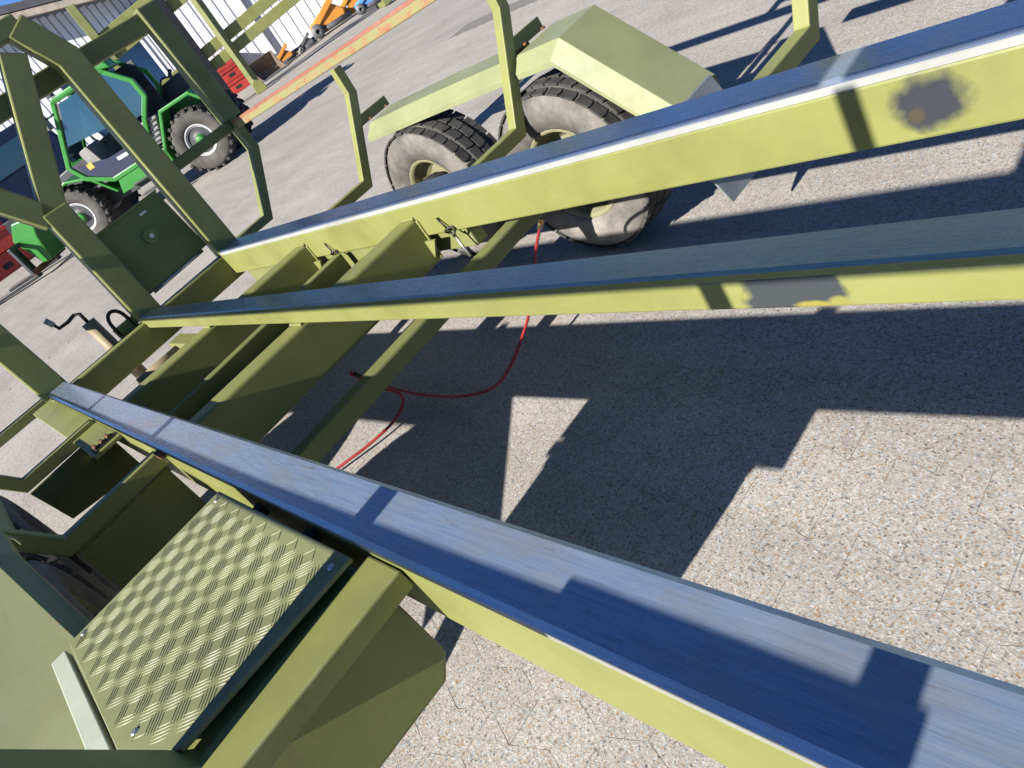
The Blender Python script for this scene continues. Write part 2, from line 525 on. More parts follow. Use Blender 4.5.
XB = -1.3                                      # rear end of the rails, behind the camera
part('outer_rail', T().box(XB, 6.03, -1.985, -1.81, -.963, -.785), 'olive_rail', bevel=.008)
part('outer_rail', T().box(XB, 5.98, -.362, -.223, -.968, -.777), 'olive_rail', bevel=.008)
part('middle_rail', T().box(XB, 6.03, -1.14, -1.025, -.848, -.772), 'olive_mid', bevel=.006)
def skid(x1, y0, y1, z0, ms, ch=.012):
    b = T()
    pr = [(y0 - .002, z0), (y1 + .002, z0), (y1 + .002, -.75 - ch), (y1 - ch * 1.2, -.75), (y0 + ch * 1.2, -.75), (y0 - .002, -.75 - ch)]
    n = len(pr); xs = [XB, x1]
    vs = [(x, *p) for x in xs for p in pr]
    fs = [tuple(range(n)), tuple(range(n, 2 * n))] + [(i, (i + 1) % n, n + (i + 1) % n, n + i) for i in range(n)]
    b.add(vs, fs, 1)
    for q in (2, 3, 4):
        b.m[2 + q] = 0
    return b
part('skid', skid(5.98, -1.985, -1.81, -.784, None), ['skid', 'worn_white'], bevel=0)
part('skid', skid(5.93, -.362, -.223, -.776, None, .008), ['skid', 'worn_grey'], bevel=0)
part('skid', skid(6.0, -1.14, -1.025, -.771, None, .006), ['skid_mid', 'olive'], bevel=0)

# cross members between the outer rails
for x0, x1, z0, z1 in ((4.48, 4.62, -1.10, -.850), (3.16, 3.30, -1.10, -.850)):
    part('crossbeam', T().box(x0, x1, -1.808, -.364, z0, z1 - .002), 'olive', bevel=.018, seg=3)
part('front_beam', T().bar((5.955, -.22, -.8975), (6.095, -1.99, -.8975), .205, .15, (0, 0, 1)), 'olive', bevel=.012)
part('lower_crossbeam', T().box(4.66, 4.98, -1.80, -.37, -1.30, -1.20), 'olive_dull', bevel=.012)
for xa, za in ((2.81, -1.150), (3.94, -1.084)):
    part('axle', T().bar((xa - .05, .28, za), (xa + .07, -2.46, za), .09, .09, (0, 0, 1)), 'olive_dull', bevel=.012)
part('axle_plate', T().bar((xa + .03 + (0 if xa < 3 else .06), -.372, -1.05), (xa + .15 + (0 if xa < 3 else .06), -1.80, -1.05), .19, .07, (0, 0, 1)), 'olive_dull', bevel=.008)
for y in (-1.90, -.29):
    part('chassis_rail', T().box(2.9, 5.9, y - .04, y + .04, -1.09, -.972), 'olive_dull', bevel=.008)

# slim gussets where the rails meet the beams
for x in (3.17, 4.49):
    for y, s in ((-1.80, 1), (-.372, -1)):
        part('gusset', T().prism([(x + .01, -1.09), (x - .10, -.972), (x + .01, -.972)], y - .006 + s * .02, y + .006 + s * .02), 'olive', bevel=0)

def weld(p, q):
    n_ = max(6, int((Vector(q) - Vector(p)).length / .012)); P_ = [Vector(p).lerp(Vector(q), t_ / n_) for t_ in range(n_ + 1)]
    part('weld_bead', T().tube(P_, [.0065 + .0022 * (k_ % 2) + random.uniform(-.0008, .0008) for k_ in range(n_ + 1)], 7), 'olive', bevel=0)
for x0, x1 in ((4.48, 4.62), (3.16, 3.30)):
    for y in (-1.806, -.366):
        weld((x0 - .002, y, -1.09), (x0 - .002, y, -.865)); weld((x0 + .01, y, -.852), (x1 - .01, y, -.852))
    for y in (-1.143, -1.022):
        weld((x0 + .005, y, -.852), (x1 - .005, y, -.852))
# ---- headboard at the front end of the rails
HX = 6.05
def post(name, pts, w=.09, h=.16, mat='olive', bv=.012):
    return part(name, T().path(pts, w, h), mat, bevel=bv)
post('headboard_post', [(HX, -1.90, -.79), (HX, -1.93, .84), (HX, -1.79, 1.14)], .13, .19)
post('headboard_post', [(HX, mir(-1.90), -.79), (HX, mir(-1.93), .84), (HX, mir(-1.79), 1.14)], .13, .19)
post('headboard_post', [(HX, YC - .02, -.79), (HX, YC - .05, .14)], .13, .19)
post('headboard_brace', [(HX, YC - .03, .10), (HX, -1.66, 1.02)], .12, .17)
post('headboard_brace', [(HX, YC + .0, .10), (HX, mir(-1.66), 1.02)], .12, .17)
def skew_bar(name, z0, z1, th):
    zc = (z0 + z1) / 2
    part(name, T().bar((6.06, mir(-2.72), zc), (6.27, -2.66, zc), z1 - z0, th, (0, 0, 1)), 'olive_dull', bevel=.01)
skew_bar('headboard_top_bar', .74, .88, .09)
part('headboard_mid_bar', T().bar((6.20, -1.98, -.0975), (6.26, -2.66, -.0975), .085, .07, (0, 0, 1)), 'olive_dull', bevel=.01)
part('headboard_tie', T().box(5.99, 6.11, -1.83, mir(-1.83), 1.09, 1.21), 'olive_dull', bevel=.012)
hp = part('hatch_panel', T().prism([(-1.21, -.155), (-1.775, -.150), (-1.80, -.665), (-1.195, -.685)], 6.055, 6.075, 'yz'), 'olive_dull', bevel=.004)
part('hatch_rim', T().bar((6.05, -1.20, -.150), (6.05, -1.78, -.145), .03, .015), 'olive', hp, .003)
part('hatch_lock', T().tube([(6.055, -1.52, -.37), (6.035, -1.52, -.37)], .055, 20), 'olive', hp, 0)
part('hatch_lock', T().tube([(6.035, -1.52, -.37), (6.015, -1.52, -.37)], .018, 14), 'zinc', hp, 0)
part('hatch_catch', T().box(6.04, 6.054, -1.62, -1.56, -.225, -.205), 'zinc', hp, .003)
part('hatch_hinge', T().tube([(6.045, -1.25, -.69), (6.045, -1.74, -.676)], .012, 10), 'steel', hp, 0)

# ---- side gate posts: arm, outward lean, upright
def gate_post(x, far=True, top=-.16, w=.058, tall=False, mat='olive'):
    f = (lambda y: y) if far else mir
    b = T()
    pts = [(x, f(-1.99), -.82), (x, f(-2.40), -.82), (x, f(-2.70), -.33), (x, f(-2.71), top)]
    if not far:
        pts = [(x, f(-1.965), -.82)] + pts[1:]
    b.path(pts, w, .066, (1, .07 if tall else 0, 0))
    return part('gate_post', b, mat, bevel=.005)
for x in (-.15, 1.36, 2.88, 4.46):
    gate_post(x)
gate_post(6.25, top=.80, w=.11, tall=True, mat='olive_dull')
for x in (3.05, 4.42):
    gate_post(x, far=False, top=-.25)
part('gate_post_arm', T().box(1.205, 1.331, -.219, .262, -.842, -.791), 'olive', bevel=.005)
part('gate_post', T().path([(1.3375, .245, -.835), (1.3375, .27, -.80), (1.3375, mir(-2.70), -.33), (1.3375, mir(-2.71), -.25)], .076, .066), 'olive', bevel=.005)
gate_post(.29, far=False, top=-.25)
gate_post(6.25, far=False, top=.80, w=.11, tall=True, mat='olive_dull')
# thickened upper part of the far corner post
part('corner_stiffener', T().bar((6.25, -2.71, -.06), (6.25, -2.71, .90), .17, .11, (.07, -1, 0)), 'olive_dull', bevel=.012)
# far side rail in faded orange
gr = part('gate_rail', T().bar((XB, -2.715, -.115), (6.32, -2.715, -.115), .075, .07, (0, 1, 0)), 'faded_orange', bevel=.008)
part('painted_edge', T().box(XB, 6.31, -2.748, -2.6755, -.079, -.077), 'faded_red', gr, 0)
part('painted_edge', T().box(XB, 6.31, -2.6765, -2.6745, -.094, -.078), 'faded_red', gr, 0)
for z_ in (.02, .30):  # unseen bars, posts and braces added to cast the lattice of shade
    part('shade_caster_bar', T().box(XB, 3.2, -2.745, -2.685, z_, z_ + .085), 'olive', bevel=.006)
for x_ in (.3, 1.9, 3.16):
    part('shade_caster_post', T().box(x_ - .035, x_ + .035, -2.68, -2.62, -.07, .40), 'olive', bevel=.006)
for a_, b_ in (((1.95, .09), (3.12, .32)), ((3.12, .09), (2.4, .32)), ((2.6, .09), (3.0, .32)), ((.35, .09), (1.85, .32))):
    part('shade_caster_brace', T().tube([(a_[0], -2.76, a_[1]), (b_[0], -2.76, b_[1])], .016, 8), 'steel', bevel=0)
# near side gate: slatted, it stands outside the picture and throws the bars of shade over the rails
gy = mir(-2.70)
def wz(w):
    return w + gy / 1.764
part('gate_slat', T().path([(.74, gy, wz(-.622)), (1.9, gy, wz(-.634)), (6.3, gy, wz(-.645))], .022, .056, (0, 1, 0)), 'olive', bevel=.004)
part('gate_slat', T().box(.25, .745, gy - .012, gy + .012, wz(-.640) + .007, wz(-.572) - .007), 'olive', bevel=.004)
for x0, x1, wa, wb in ((-.1, 6.3, -.203, -.098), (.95, 6.3, .268, .385), (-1.2, .89, .268, .385)):
    part('gate_slat', T().box(x0, x1, gy - .012, gy + .012, wz(wa) + .007, wz(wb) - .007), 'olive', bevel=.004)
part('gate_stile', T().box(.86, .92, gy + .014, gy + .06, wz(-.30), wz(.262)), 'olive', bevel=.006)
# unseen bar added outside the far rear mudguard to cast a band of shade
part('shade_caster_rail', T().box(XB, 2.42, -3.04, -2.97, -.60, -.52), 'olive', bevel=.006)
part('shade_caster_bracket', T().box(1.30, 1.42, -2.97, -2.44, -.59, -.55), 'olive', bevel=.004)

# ---- mudguards
def mudguard(prof_top, prof_low, far, yo=-2.88):
    yt = -2.60 if far else -2.52
    yl = -2.535 if far else -2.475
    """top profile at y=-2.60, lower lip profile at y=-2.475, flat out to yo"""
    f = (lambda y: y) if far else mir
    b = T(); n = len(prof_top)
    rows = [[(x, f(yl), z - .03) for x, z in prof_low], [(x, f(yl), z) for x, z in prof_low], [(x, f(yt), z) for x, z in prof_top], [(x, f(yo), z + .004) for x, z in prof_top], [(x, f(yo - .006), z - .05) for x, z in prof_top]]
    vs = [p for r in rows for p in r]
    fs = [(r * n + i, r * n + i + 1, (r + 1) * n + i + 1, (r + 1) * n + i) for r in range(len(rows) - 1) for i in range(n - 1)]
    b.add(vs, fs)
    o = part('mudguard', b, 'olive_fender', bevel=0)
    so = o.modifiers.new('thickness', 'SOLIDIFY'); so.thickness = .006 * K; so.offset = 0
    bv = o.modifiers.new('soft_edges', 'BEVEL'); bv.width = .012 * K; bv.segments = 2; bv.limit_method = 'ANGLE'; bv.angle_limit = .3
    return o
for far in (True, False):
    if far:
        mudguard([(2.83, -.535), (2.54, -.54), (2.10, -1.03)], [(2.83, -.595), (2.585, -.60), (2.14, -1.095)], far, -2.90)
    else:
        mudguard([(2.93, -.56), (2.66, -.585), (2.13, -1.03)], [(2.93, -.60), (2.68, -.625), (2.17, -1.04)], far, -2.90)
    if far:
        mudguard([(4.30, -.525), (3.6, -.525), (2.93, -.535)], [(4.33, -.59), (3.6, -.59), (2.93, -.595)], far, -2.80)
    else:
        mudguard([(4.34, -.56), (3.6, -.56), (2.99, -.565)], [(4.38, -.665), (3.6, -.665), (2.99, -.665)], far, -2.80)
    f = (lambda y: y) if far else mir
    b = T(); ys = sorted((f(-2.43), f(-2.86)))
    c4 = [(2.10, ys[0], -1.0), (2.10, ys[1], -1.0), (1.95, ys[1] - .02, -1.42), (1.95, ys[0] + .02, -1.42)]
    b.add(c4 + [(x_ - .012, y_, z_ - .004) for x_, y_, z_ in c4], [(0, 1, 2, 3), (7, 6, 5, 4), (0, 4, 5, 1), (1, 5, 6, 2), (2, 6, 7, 3), (3, 7, 4, 0)])
    part('mudflap', b, 'grey_flap', bevel=.002)
    for x in (2.88, 4.46):
        xx = x if far else {2.88: 3.05, 4.46: 4.42}[x]
        ys = sorted((f(-2.62), f(-2.93)))
        for by_ in (.25, .75):
            yb_ = ys[0] + (ys[1] - ys[0]) * by_
            part('bolt', T().lathe([(.0, .012), (.010, .012), (.012, .009), (.012, 0)], (xx - .03, yb_, -.524 if far else -.552), 8, axis='z'), 'rust', bevel=0)
        part('mudguard_bracket', T().box(xx + .04, xx + .055, ys[0], ys[1], -.535, -.47), 'olive_dull', bevel=.003)

# ---- wheels
def wheel(x, far):
    R = .47; zc = G + SL * x + R * 1.0
    yi = -2.475 if far else mir(-2.475)
    s = -1 if far else 1
    wroot = bpy.data.objects.new('wheel', None); C.objects.link(wroot); wroot.parent = TR
    wroot.location = Vector((x, yi + s * .15, zc)) - P0
    wroot.empty_display_size = .1
    hw = .15
    t = MB()
    prof = [(-.105, .255), (-.135, .275), (-.152, .33), (-.150, .385), (-.135, .425), (-.115, .447), (-.06, .453), (0, .455), (.06, .453), (.115, .447), (.135, .425), (.150, .385), (.152, .33), (.135, .275), (.105, .255)]
    t.lathe(prof, (0, 0, 0), 48)
    t.build('tyre', 'sidewall', wroot)
    tr = MB(); nb = 34
    for row, (y, wd, ph) in enumerate(((-.108, .056, 0), (-.036, .056, .5), (.036, .056, 0), (.108, .056, .5))):
        for k in range(nb):
            a = 2 * math.pi * (k + ph) / nb + random.uniform(-.01, .01)
            ca, sa = math.cos(a), math.sin(a)
            e = 2 * math.pi / nb * .42; sk = .25 if row % 2 else -.25
            vs = []
            for r_ in (.445, .468 - (.012 if row in (0, 3) else 0)):
                for (da, dy) in ((-e, -wd / 2), (e, -wd / 2), (e * 1.15, 0), (e, wd / 2), (-e, wd / 2), (-e * .85, 0)):
                    aa = a + da + sk * dy
                    vs.append((r_ * math.cos(aa), y + dy, r_ * math.sin(aa)))
            tr.add(vs, [(5, 4, 3, 2, 1, 0), (6, 7, 8, 9, 10, 11)] + [(i, (i + 1) % 6, 6 + (i + 1) % 6, 6 + i) for i in range(6)])
    tag(tr.build('tread_blocks', 'tread', wroot), kind='stuff')
    rm = MB()
    rm.lathe([(-.12, .262), (-.125, .25), (-.10, .235), (-.06, .225), (.0, .21), (.03, .10), (.06, .09), (.06, .0)], (0, 0, 0), 36)
    rm.lathe([(.12, .262), (.125, .25), (.10, .235), (.06, .225), (.02, .21), (-.01, .10), (-.06, .09), (-.06, .0)], (0, 0, 0), 36)
    rm.build('rim', 'cream_rim', wroot)
    br = MB()
    yb = .06 if far else -.06
    br.lathe([(yb, .14), (yb * 2.0, .15), (yb * 2.6, .14), (yb * 2.6, .05)], (0, 0, 0), 28)
    br.build('brake_drum', 'dark_gap', wroot)
    for k in range(6):
        a = k * math.pi / 3
    return wroot
for x in (2.81, 3.94):
    wheel(x, True); wheel(x, False)

# ---- near side tool box with tread plate lid
bx0, bx1, by0, by1, bz = 1.335, 2.160, -.192, .322, -.766
tbx = T().prism([(by0 + .0, -.80), (by0, -1.10), (by0 + .045, -1.155), (.30, -1.155), (.31, -.80)], bx0 + .012, bx1 - .03, 'yz')
tbx.v = [(v_[0] + (.045 * (v_[1] + P0.y - by0) - .024 if i_ < 5 else 0), v_[1], v_[2]) for i_, v_ in enumerate(tbx.v)]
part('toolbox_body', tbx, 'olive', bevel=.012, seg=3)
lid = part('tread_plate', T().prism([(bx0, by0), (bx1, by0 + .004), (bx1 - .005, by1 + .005), (bx0 + .18, by1 + .012), (bx0 + .02, by1 - .08)], bz - .012, bz, 'xy'), 'olive_plate', bevel=.002, seg=1)
tb = T(); cell = .0475
ca45 = math.cos(math.pi / 4)
for i in range(-1, 21):
    for j in range(-1, 14):
        cx = bx0 + .02 + i * cell; cy = by0 + .018 + j * cell
        sgn = 1 if (i + j) % 2 else -1
        dx, dy = ca45, ca45 * sgn
        for k in range(-2, 3):
            px, py = cx - dy * k *   .0083, cy + dx * k *   .0083
            ln = .0262 if abs(k) < 2 else .0235
            if sgn < 0:
                cxk = 1
            ends = [(px + dx * ln * t_, py + dy * ln * t_) for t_ in (-1, 1)]
            ok = all(bx0 + .008 < ex < bx1 - .008 and by0 + .006 < ey < by1 - .002 and (ex - bx0) * .42 > (ey - (by1 - .09)) for ex, ey in ends)
            if not ok:
                continue
            nx, ny = -dy * .0018, dx * .0018
            A, B_ = ends
            mid = (px, py)
            vs = [(A[0], A[1], bz), (mid[0] + nx, mid[1] + ny, bz), (B_[0], B_[1], bz), (mid[0] - nx, mid[1] - ny, bz),
                  (px - dx * ln * .8, py - dy * ln * .8, bz + .0010), (px + nx * .4, py + ny * .4, bz + .0012), (px + dx * ln * .8, py + dy * ln * .8, bz + .0010), (px - nx * .4, py - ny * .4, bz + .0012)]
            tb.add(vs, [(4, 5, 6, 7), (0, 1, 5, 4), (1, 2, 6, 5), (2, 3, 7, 6), (3, 0, 4, 7)])
tag(tb.build('tread_bars', 'olive_plate', lid), kind='stuff')
for px, py in ((bx1 - .03, by1 - .035), (bx1 - .04, by0 + .03), (bx0 + .035, by0 + .035), (bx0 + .20, by1 - .03)):
    part('screw', T().lathe([(.0, .0085), (.003, .0075), (.004, .005), (.003, .002), (.003, 0)], (px, py, bz), 14, axis='z'), 'zinc', lid, 0)
part('edge_angle', T().box(1.40, bx1, .345, .388, -.80, -.772), 'pale_strip', bevel=.003)
part('step_frame', T().box(bx0 + .03, bx1 - .02, .312, .334, -.86, -.79), 'dark_gap', bevel=.003)
for x in (1.95, 1.62):
    part('toolbox_hinge', T().box(x - .025, x + .025, -.218, -.196, -.83, -.80), 'dark_gap', bevel=.004)

# near side front shelf with pin slots
sh = part('side_shelf', T().box(3.80, 6.15, -.222, -.075, -.832, -.812), 'olive', bevel=.004)
part('shelf_slot', T().box(3.83, 3.92, -.205, -.09, -.810, -.806), 'dark_gap', sh, 0)
for y in (-.185, -.15, -.115):
    part('slot_pin', T().tube([(3.84, y, -.80), (3.91, y + .004, -.80)], .011, 8), 'rust', sh, 0)
part('tie_strap', T().box(2.92, 3.0, -.22, -.20, -.80, -.775), 'rust', bevel=.003)
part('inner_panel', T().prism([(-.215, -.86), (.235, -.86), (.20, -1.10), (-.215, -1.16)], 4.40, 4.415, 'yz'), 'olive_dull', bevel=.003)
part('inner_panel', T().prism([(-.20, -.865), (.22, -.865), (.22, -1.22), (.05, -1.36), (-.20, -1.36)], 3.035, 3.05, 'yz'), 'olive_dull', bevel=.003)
for o_ in [q for q in TR.children if q.name.startswith('inner_panel')]:
    for v_ in o_.data.vertices:
        v_.co.x -= .09 * (v_.co.y + P0.y)
part('panel_tab', T().box(4.36, 4.40, -.10, -.08, -.93, -.86), 'olive', bevel=.002)

# ---- jack with crank, shackle
jk = part('jack_tube', T().tube([(6.24, -.79, -1.35), (6.24, -.79, -.58)], .052, 20), 'tan_tube', bevel=0)
part('jack_foot', T().lathe([(0, .10), (.02, .10), (.03, .03), (.12, .03)], (6.24, -.79, G + SL * 6.24), 20, axis='z'), 'tan_tube', jk, 0)
part('jack_leg', T().tube([(6.24, -.79, G + SL * 6.24 + .02), (6.24, -.79, -1.3)], .036, 16), 'steel', jk, 0)
part('jack_crank', T().tube([(6.24, -.79, -.60), (6.24, -.79, -.50), (6.26, -.76, -.485), (6.29, -.70, -.50), (6.33, -.63, -.50), (6.33, -.62, -.45)], .014, 10), 'black', jk, 0)
part('crank_grip', T().tube([(6.33, -.62, -.46), (6.33, -.60, -.40)], .022, 12), 'worn_white', jk, 0)
pts = [(6.11, -.93 + .06 * math.cos(a), -.70 + .09 * math.sin(a)) for a in [math.pi * k / 10 for k in range(11)]]
part('shackle', T().tube([(6.11, -.87, -.795)] + pts + [(6.11, -.99, -.795)], .014, 10), 'black', bevel=0)
part('shackle_plate', T().box(6.10, 6.13, -1.02, -.85, -.80, -.72), 'olive_dull', bevel=.004)
# spring brake pots under the front
part('cylinder', T().tube([(5.3, -.95, -1.0), (5.3, -.62, -1.0)], .055, 20), 'tan_tube', bevel=0)
part('drawbar', T().box(4.7, 5.92, YC - .06, YC + .06, -1.12, -1.01), 'olive_dull', bevel=.01)

# ---- locking pins under the far rail
for x in (4.17, 2.93):
    part('locking_pin', T().tube([(x, -1.80, -.965), (x - .02, -1.79, -1.03), (x - .05, -1.775, -1.09)], .007, 8), 'zinc', bevel=0)
    lp = [(x + .05, -1.802, -.875), (x + .03, -1.795, -.90), (x + .0, -1.79, -.945)]
    part('pin_clip', T().tube(lp, .005, 8), 'black', bevel=0)
    ring = [(x + .03 * math.cos(a), -1.795 + .012 * math.sin(a * 2), -.955 + .022 * math.sin(a)) for a in [2 * math.pi * k / 14 for k in range(15)]]
    part('pin_ring', T().tube(ring, .006, 8, cap=False), 'black', bevel=0)

# ---- red air hoses
def spline(pts, n=10):
    P = [Vector(p) for p in pts]; P = [P[0] * 2 - P[1]] + P + [P[-1] * 2 - P[-2]]; out = []
    for i in range(1, len(P) - 2):
        a, b, c, d = P[i - 1:i + 3]
        for k in range(n):
            t = k / n
            out.append(.5 * ((2 * b) + (c - a) * t + (2 * a - 5 * b + 4 * c - d) * t * t + (3 * b - a - 3 * c + d) * t ** 3))
    out.append(P[-2])
    return out
MCM = Matrix(MC)
def onz(u, v, z):
    r = MCM.transposed() @ Vector((u - 512, v - 384, 740))
    return r * (z / r.z)
h1 = [onz(541, 222, -1.02), onz(536, 250, -1.20), onz(528, 318, -1.42), onz(503, 378, -1.53), onz(470, 395, -1.54), onz(425, 395, -1.53), onz(385, 386, -1.42), onz(350, 372, -1.26)]
part('air_hose', T().tube(spline(h1), .0078, 10), 'red_hose', bevel=0)
h2 = [onz(350, 374, -1.27), onz(378, 387, -1.42), onz(402, 396, -1.52), onz(396, 418, -1.54), onz(372, 442, -1.55), onz(338, 468, -1.55), onz(295, 500, -1.55), onz(240, 520, -1.45)]
part('air_hose', T().tube(spline(h2), .0078, 10), 'red_hose', bevel=0)

for hp_, idx in ((h1, (0, 70)), (h2, (70,))):
    sp_ = spline(hp_)
    for k_ in idx:
        k_ = min(k_, len(sp_) - 4)
        part('hose_fitting', T().tube(sp_[k_:k_ + 3], .0125, 12), 'brass' if k_ in (0, 70) else 'black', bevel=0)

# ---------------------------------------------------------------- telehandler
M['tele_green'] = paint('telehandler_green', (.035, .22, .03), .35, .35, .15)
M['tele_dark'] = plain('telehandler_dark_grey', (.045, .047, .052), .5, 0, .3)
M['tele_grey'] = plain('telehandler_grey', (.26, .25, .24), .6, 0, .2)
M['orange_lens'] = plain('orange_beacon_lens', (.60, .20, .02), .2)
M['yellow'] = plain('yellow_sticker', (.62, .42, .05), .5)
M['white'] = plain('white_paint', (.72, .73, .74), .5, 0, .08)
M['rim_grey'] = plain('pale_grey_rim', (.42, .42, .42), .5, 0, .2)
M['dark_tyre'] = plain('dirty_dark_tyre', (.085, .078, .07), .9, 0, .5, 4)
M['seat_blue'] = plain('dark_blue_seat', (.015, .02, .06), .7)
def glass_mat():
    mt, nt, b = newmat('tinted_glass')
    b.inputs['Base Color'].default_value = (.03, .10, .16, 1)
    b.inputs['Roughness'].default_value = .04
    b.inputs['Transmission Weight'].default_value = .55
    b.inputs['Specular IOR Level'].default_value = .9
    b.inputs['Alpha'].default_value = 1
    return mt
M['glass'] = glass_mat()

th_loc = (17.585, -5.015, 0.0)
lf = Vector((-.704, .710, 0))
th_loc = Vector(th_loc) - lf * 1.1
TH = thing('telehandler', 'green telehandler with forks lowered standing in front of the shed', 'telehandler', th_loc, math.radians(44.76))
def tp(name, mb, mat, parent=None, bevel=.015):
    return mb.build(name, mat, parent or TH, bevel)
X0 = 1.70                                     # rear axle is at -X0 in the local frame
lx = lambda x: x - X0
tp('chassis', MB().box(lx(-.40), lx(4.2), -.25, .55, .48, .95), 'tele_dark')
tp('side_skirt', MB().prism([(lx(.82), .60), (lx(2.2), .60), (lx(2.05), .92), (lx(.72), .92)], .62, 1.08), 'tele_green')
for (x, y, yo) in ((0, 1, .90), (3.4, 1, .90), (0, -1, -.50), (3.4, -1, -.50)):
    wr = bpy.data.objects.new('wheel', None); C.objects.link(wr); wr.parent = TH; wr.location = (lx(x), yo, .66)
    MB().lathe([(-.14, .32), (-.19, .36), (-.205, .45), (-.195, .55), (-.17, .60), (-.1, .62), (.1, .62), (.17, .60), (.195, .55), (.205, .45), (.19, .36), (.14, .32)], (0, 0, 0), 40).build('tyre', 'dark_tyre', wr)
    lg = MB()
    for k in range(22):
        for sd in (-1, 1):
            a = 2 * math.pi * (k + (.5 if sd > 0 else 0)) / 22
            vs = []
            for r_ in (.60, .66):
                for (t_, yy) in ((-.05, 0.0), (.05, 0.0), (.05 + .16, .2 * 1), (-.05 + .16, .2)):
                    aa = a + t_
                    vs.append((r_ * math.cos(aa) * (1 if yy == 0 else .985), yy * sd, r_ * math.sin(aa) * (1 if yy == 0 else .985)))
            lg.add(vs, [(3, 2, 1, 0), (4, 5, 6, 7), (0, 1, 5, 4), (1, 2, 6, 5), (2, 3, 7, 6), (3, 0, 4, 7)])
    tag(lg.build('tread_lugs', 'tread', wr), kind='stuff')
    rm = MB()
    for s_ in (1, -1):
        rm.lathe([(.15 * s_, .335), (.168 * s_, .325), (.15 * s_, .295), (.13 * s_, .29), (.13 * s_, .27)], (0, 0, 0), 32)
    rm.build('rim', 'rim_grey', wr)
    MB().lathe([(.10 * y, .275), (.11 * y, .25), (.09 * y, .2), (.12 * y, .15), (.12 * y, 0)], (0, 0, 0), 28).build('wheel_disc', 'tele_dark', wr)
    MB().lathe([(.12 * y, .115), (.17 * y, .10), (.185 * y, .07), (.185 * y, 0)], (0, 0, 0), 20).build('hub', 'tele_green', wr)
# cab on the left side
fr = [(lx(.66), 1.58), (lx(.36), 1.88), (lx(.37), 2.22), (lx(.78), 2.66), (lx(2.02), 2.68), (lx(2.78), 1.56), (lx(2.62), 1.22), (lx(2.12), .93), (lx(1.1), .93), (lx(.66), 1.58)]
for y in (1.06, .22):
    tp('cab_frame', MB().path([(x, y, z) for x, z in fr], .09, .10, (0, 1, 0)), 'tele_green', bevel=.02)
tp('cab_pillar', MB().bar((lx(1.10), 1.06, 2.62), (lx(1.08), 1.06, .96), .07, .09, (0, 1, 0)), 'tele_green')
rf = tp('cab_roof', MB().prism([(lx(.66), 2.60), (lx(.86), 2.73), (lx(1.98), 2.75), (lx(2.10), 2.66)], .18, 1.12), 'tele_green', bevel=.03)
tp('roof_bump', MB().prism([(lx(.52), 2.60), (lx(.56), 2.76), (lx(.80), 2.84), (lx(1.05), 2.76)], .75, 1.12), 'tele_green', bevel=.03)
tp('quarter_window', MB().prism([(lx(.68), 1.64), (lx(.42), 1.90), (lx(.43), 2.20), (lx(.80), 2.60), (lx(1.06), 2.60), (lx(1.04), 1.64)], 1.05, 1.065), 'glass', bevel=0)
tp('door_window', MB().prism([(lx(1.15), 2.58), (lx(1.95), 2.60), (lx(2.45), 1.90), (lx(1.15), 1.75)], 1.05, 1.062), 'glass', bevel=0)
tp('windscreen', MB().add([(lx(2.05), .27, 2.62), (lx(2.05), 1.02, 2.62), (lx(2.76), 1.02, 1.56), (lx(2.76), .27, 1.56)], [(0, 1, 2, 3)]), 'glass', bevel=0)
tp('cab_back', MB().box(lx(.45), lx(1.1), .24, .28, 1.0, 2.55), 'tele_dark')
tp('cab_floor', MB().box(lx(1.1), lx(2.6), .26, 1.02, .94, 1.0), 'tele_dark')
tp('seat', MB().prism([(lx(.95), 1.35), (lx(1.5), 1.35), (lx(1.5), 1.48), (lx(1.1), 1.50), (lx(.98), 2.15), (lx(.86), 2.13)], .45, .9), 'seat_blue', bevel=.03)
tp('dash', MB().prism([(lx(2.05), 1.0), (lx(2.4), 1.0), (lx(2.45), 1.7), (lx(2.2), 1.72)], .35, .95), 'tele_grey', bevel=.02)
sw = [(lx(1.98) + .07 * math.sin(a), .65 + .19 * math.cos(a), 1.74 + .17 * math.sin(a)) for a in [2 * math.pi * k / 20 for k in range(21)]]
tp('steering_wheel', MB().tube(sw, .018, 8, cap=False), 'black', bevel=0)
tp('door_lower', MB().prism([(lx(1.15), .97), (lx(2.1), .97), (lx(2.55), 1.25), (lx(2.62), 1.5), (lx(1.9), 1.32), (lx(1.15), 1.30)], 1.03, 1.075), 'seat_blue', bevel=.01)
tp('sticker', MB().box(lx(2.28), lx(2.42), 1.076, 1.082, 1.32, 1.44), 'yellow', bevel=0)
mr = tp('mirror', MB().box(lx(2.36), lx(2.42), 1.08, 1.28, 2.30, 2.58), 'tele_grey', bevel=.03)
tp('mirror_arm', MB().tube([(lx(2.12), 1.08, 2.5), (lx(2.38), 1.14, 2.5)], .018, 8), 'black', mr, 0)
tp('rear_mudguard', MB().path([(lx(.80), .84, .62), (lx(.78), .84, .86), (lx(.32), .84, 1.50), (lx(-.42), .84, 1.50), (lx(-.58), .84, 1.30)], .48, .07, (0, 1, 0)), 'tele_green', bevel=.02)
tp('front_mudguard', MB().path([(lx(2.25), .84, .70), (lx(2.62), .84, 1.22), (lx(3.1), .84, 1.38), (lx(3.62), .84, 1.30)], .48, .06, (0, 1, 0)), 'tele_green', bevel=.02)
gl = tp('side_cover', MB().prism([(lx(.46), 1.50), (lx(1.06), 1.54), (lx(1.08), 1.0), (lx(.72), 1.02)], .60, 1.03), 'tele_grey', bevel=.02)
for k in range(5):
    z = 1.08 + k * .09
    tp('louvre', MB().bar((lx(.72 - .05 * k), 1.045, z), (lx(1.03), 1.045, z + .01), .02, .035, (0, 1, 0)), 'tele_dark', gl, .004)
